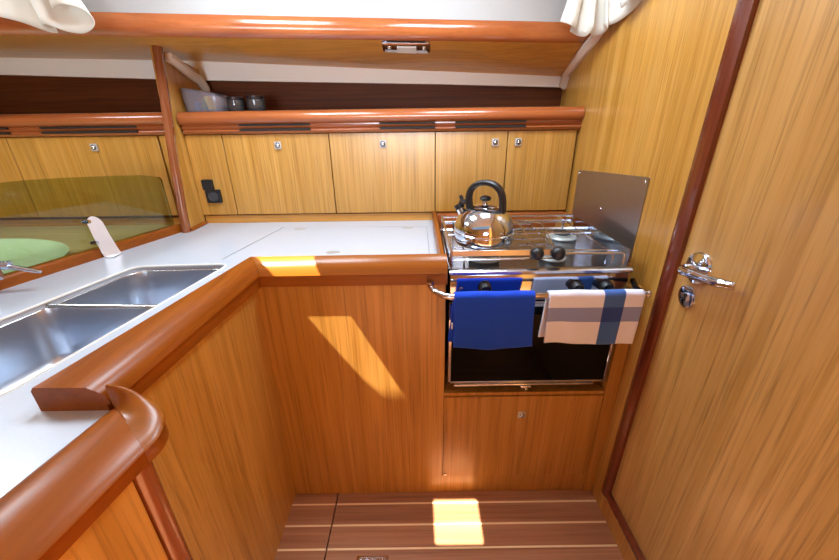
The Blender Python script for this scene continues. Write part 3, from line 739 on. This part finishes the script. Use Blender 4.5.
def finish_towel(root, bm, th, m, hemz, x0, x1, yoff):
    o = obj('cloth', bm, m, root, solid=th, smooth=60)
    return o
root = thing('towel', (.2,.88,.69), 'royal blue towel folded over the cooker rail', 'towel')
bm, th = towel('t', .091, .303, .706, .708, None, '', .078, .292, .006, .002, 3)
obj('cloth', bm, blue_cloth, root, solid=th, smooth=60)
bm = BM(); box(bm, (.0845,.8625,.768), (.0875,.8665,.785)); 
obj('sewn_tag', bm, label_w, root, label='tiny white sewn tag')
root = thing('towel', (.47,.88,.69), 'white towel with blue and grey check stripes folded over the cooker rail', 'towel')
bm, th = towel('t', .340, .589, .716, .719, None, '', .333, .588, -.004, .003, 8, wob=.0015)
obj('cloth', bm, check_cloth, root, solid=th, smooth=60)

# ------------------------------------------------------------------ kettle
KX, KY, KZ = .195, 1.076, .9425
root = thing('whistling_kettle', (KX,KY,KZ), 'polished steel whistling kettle with black handle on the front left burner', 'kettle')
bm = BM()
prof = [(0,0),(.074,0),(.082,.004),(.087,.010),(.0885,.018),(.0885,.034),(.0905,.036),(.0905,.039),(.0885,.041),(.0880,.051),(.085,.064),(.079,.078),(.070,.091),(.057,.101),(.043,.108),(.034,.110),(.0,.111)]
lathe(bm, prof, (KX,KY,KZ), 56); obj('body', bm, chrome, root)
bm = BM(); lathe(bm, [(0,.108),(.033,.109),(.034,.111),(.031,.113),(.018,.116),(.006,.117),(.006,.128),(0,.128)], (KX,KY,KZ), 36); ld = obj('lid', bm, chrome, root)
bm = BM(); lathe(bm, [(0,.126),(.007,.126),(.015,.130),(.0165,.134),(.014,.139),(.006,.142),(0,.1425)], (KX,KY,KZ), 28); obj('lid_knob', bm, black, ld, label='black lid knob')
# handle: arch in a plane turned about z
ang = math.radians(-30); hx, hy = math.cos(ang), math.sin(ang)
def hp(s, h): return Vector((KX+hx*s, KY+hy*s, KZ+h))
arc = [hp(s, h) for s, h in ((-.046,.092),(-.050,.115),(-.051,.138),(-.045,.157),(-.031,.171),(-.010,.178),(.012,.178),(.030,.171),(.044,.156),(.051,.135),(.053,.108),(.053,.082))]
arc = smooth_path(arc, 4)
bm = BM(); secs = []
for i, p in enumerate(arc):
    tn = (arc[min(i+1, len(arc)-1)]-arc[max(i-1, 0)]).normalized(); sd = Vector((-hy, hx, 0)); nn = tn.cross(sd)
    k = i/(len(arc)-1); w = .0125+.003*abs(2*k-1)**2; th = .0075+.001*abs(2*k-1)
    secs.append([p+sd*w*a+nn*th*b for a, b in ((-1,-.4),(-.6,-1),(.6,-1),(1,-.4),(1,.4),(.6,1),(-.6,1),(-1,.4))])
loft(bm, secs); obj('handle', bm, black, root, label='arched black handle')
bm = BM(); tube(bm, [hp(-.058,.070), hp(-.072,.086), hp(-.080,.100)], [.016,.013,.012], 18); so = obj('spout', bm, chrome, root)
bm = BM(); tube(bm, [hp(-.078,.097), hp(-.086,.110)], [.0145,.0145], 18)
tube(bm, smooth_path([hp(-.080,.108), hp(-.074,.124), hp(-.080,.136)]), [.006]*13, 10); box(bm, tuple(hp(-.066,.118)-Vector((.012,.008,.006))), tuple(hp(-.066,.118)+Vector((.012,.008,.008))), .003); obj('whistle_cap', bm, black, so, label='black whistle cap with trigger')

# ------------------------------------------------------------------ curtains
def curtain(label, hem, top, loc_label):
    """hem / top: lists of 3-D points joined row by row; thickness from solidify"""
    n = len(hem); H = smooth_path(hem, 6); T = smooth_path(top, 6)
    bm = BM(); uvl = bm.loops.layers.uv.new('UVMap')
    rows = []
    K = 16
    for k in range(K+1):
        f = k/K
        rows.append([bm.verts.new(H[i].lerp(T[i], f) + Vector((0, -.012*math.sin(f*PI), 0))) for i in range(len(H))])
    for k, (a, b) in enumerate(zip(rows, rows[1:])):
        for i in range(len(H)-1):
            f = bm.faces.new((a[i], a[i+1], b[i+1], b[i]))
            for l, uv in zip(f.loops, ((i, k), (i+1, k), (i+1, k+1), (i, k+1))): l[uvl].uv = (uv[0]/30, uv[1]/30)
    o = obj('curtain', bm, curtain_m, solid=.003, smooth=70); tag(o, label, 'curtain', 'portlight curtains')
    return o
def P3(*a): return [Vector(p) for p in a]
hemR = P3((.491,1.50,1.589),(.520,1.475,1.574),(.548,1.505,1.560),(.540,1.530,1.566),(.566,1.525,1.552),(.583,1.49,1.545),(.589,1.455,1.562),(.590,1.48,1.555),(.612,1.50,1.548),(.630,1.47,1.548),(.622,1.42,1.556),(.618,1.44,1.562),(.640,1.40,1.566),(.654,1.33,1.585),(.655,1.28,1.608),(.640,1.25,1.612),(.620,1.27,1.60),(.612,1.33,1.587))
topR = P3(*[(.575+.030*(i/17)-.0+(.010 if i % 2 else -.006), 1.545-.016*(i/17)*4+(.012 if i % 2 else -.012), 1.86) for i in range(18)])
curtain('ivory curtain gathered beside the right bulkhead', hemR, topR, '')
hemL = P3((-1.32,1.33,1.60),(-1.24,1.30,1.592),(-1.20,1.27,1.577),(-1.16,1.30,1.567),(-1.10,1.31,1.545),(-1.085,1.33,1.545),(-1.088,1.29,1.555),(-1.055,1.27,1.552),(-1.025,1.29,1.540),(-.985,1.30,1.537),(-.950,1.30,1.552),(-.938,1.29,1.572),(-.948,1.27,1.590),(-.985,1.25,1.596),(-1.02,1.26,1.590))
topL = P3(*[(-1.22+.15*(i/14)+(.004 if i % 2 else -.004), 1.355+(.012 if i % 2 else -.012), 1.86) for i in range(15)])
curtain('ivory curtain hanging at the upper left corner over the cherry beam', hemL, topL, '')

# ------------------------------------------------------------------ camera
th, rho = math.radians(23.4), math.radians(.8)
F = Vector((0, math.cos(th), -math.sin(th))); R0 = Vector((1,0,0)); U0 = Vector((0, math.sin(th), math.cos(th)))
R = R0*math.cos(rho)-U0*math.sin(rho); U = U0*math.cos(rho)+R0*math.sin(rho)
cam = bpy.data.cameras.new('camera'); co = bpy.data.objects.new('camera', cam); COL.objects.link(co)
cam.sensor_width = 36; cam.lens = 369/839*36; cam.clip_start = .02
Mx = Matrix((R, U, -F)).transposed().to_4x4(); Mx.translation = (0,0,1.287); co.matrix_world = Mx
S.camera = co

# ------------------------------------------------------------------ light
def lamp(name, kind, loc, e, col=(1,1,1), size=None, rot=None):
    l = bpy.data.lights.new(name, kind); l.energy = e; l.color = col
    o = bpy.data.objects.new(name, l); COL.objects.link(o); o.location = loc
    if size and kind == 'AREA': l.size = size
    if size and kind == 'POINT': l.shadow_soft_size = size
    if rot: o.rotation_euler = rot
    return o, l
o, l = lamp('sun', 'SUN', (0,0,4), 30, (1,.93,.82)); l.angle = math.radians(.3)
o.rotation_euler = Vector((.5,.13,-1)).to_track_quat('-Z', 'Y').to_euler()
for px, py, e in ((-.45,1.05,12), (.22,1.05,11), (-1.75,1.0,13)):
    o, l = lamp('overhead_fill', 'AREA', (px,py,1.93), e, (.74,.88,1), .35)  # added fill from overhead, brightens lockers and worktop
for px, tx, e in ((-1.25,-1.75,80), (-.9,-1.15,80), (-.6,-.65,80), (-.2,-.2,80), (.2,.25,70)):
    o, l = lamp('fill_spot', 'SPOT', (px,-1.15,1.22), e, (.80,.91,1), None, (Vector((tx,1.6,1.33))-Vector((px,-1.15,1.22))).to_track_quat('-Z','Y').to_euler())  # added fill spots from aft, lift the lockers and the liner above
    l.spot_size = math.radians(23); l.spot_blend = 1; l.shadow_soft_size = .3
w = bpy.data.worlds.new('sky'); S.world = w; w.use_nodes = True
bg = w.node_tree.nodes['Background']; bg.inputs[0].default_value = (.60,.81,1,1); bg.inputs[1].default_value = .5
S.view_settings.view_transform = 'Standard'; S.view_settings.look = 'None'; S.view_settings.gamma = 1
S.view_settings.use_curve_mapping = False; S.view_settings.exposure = .12
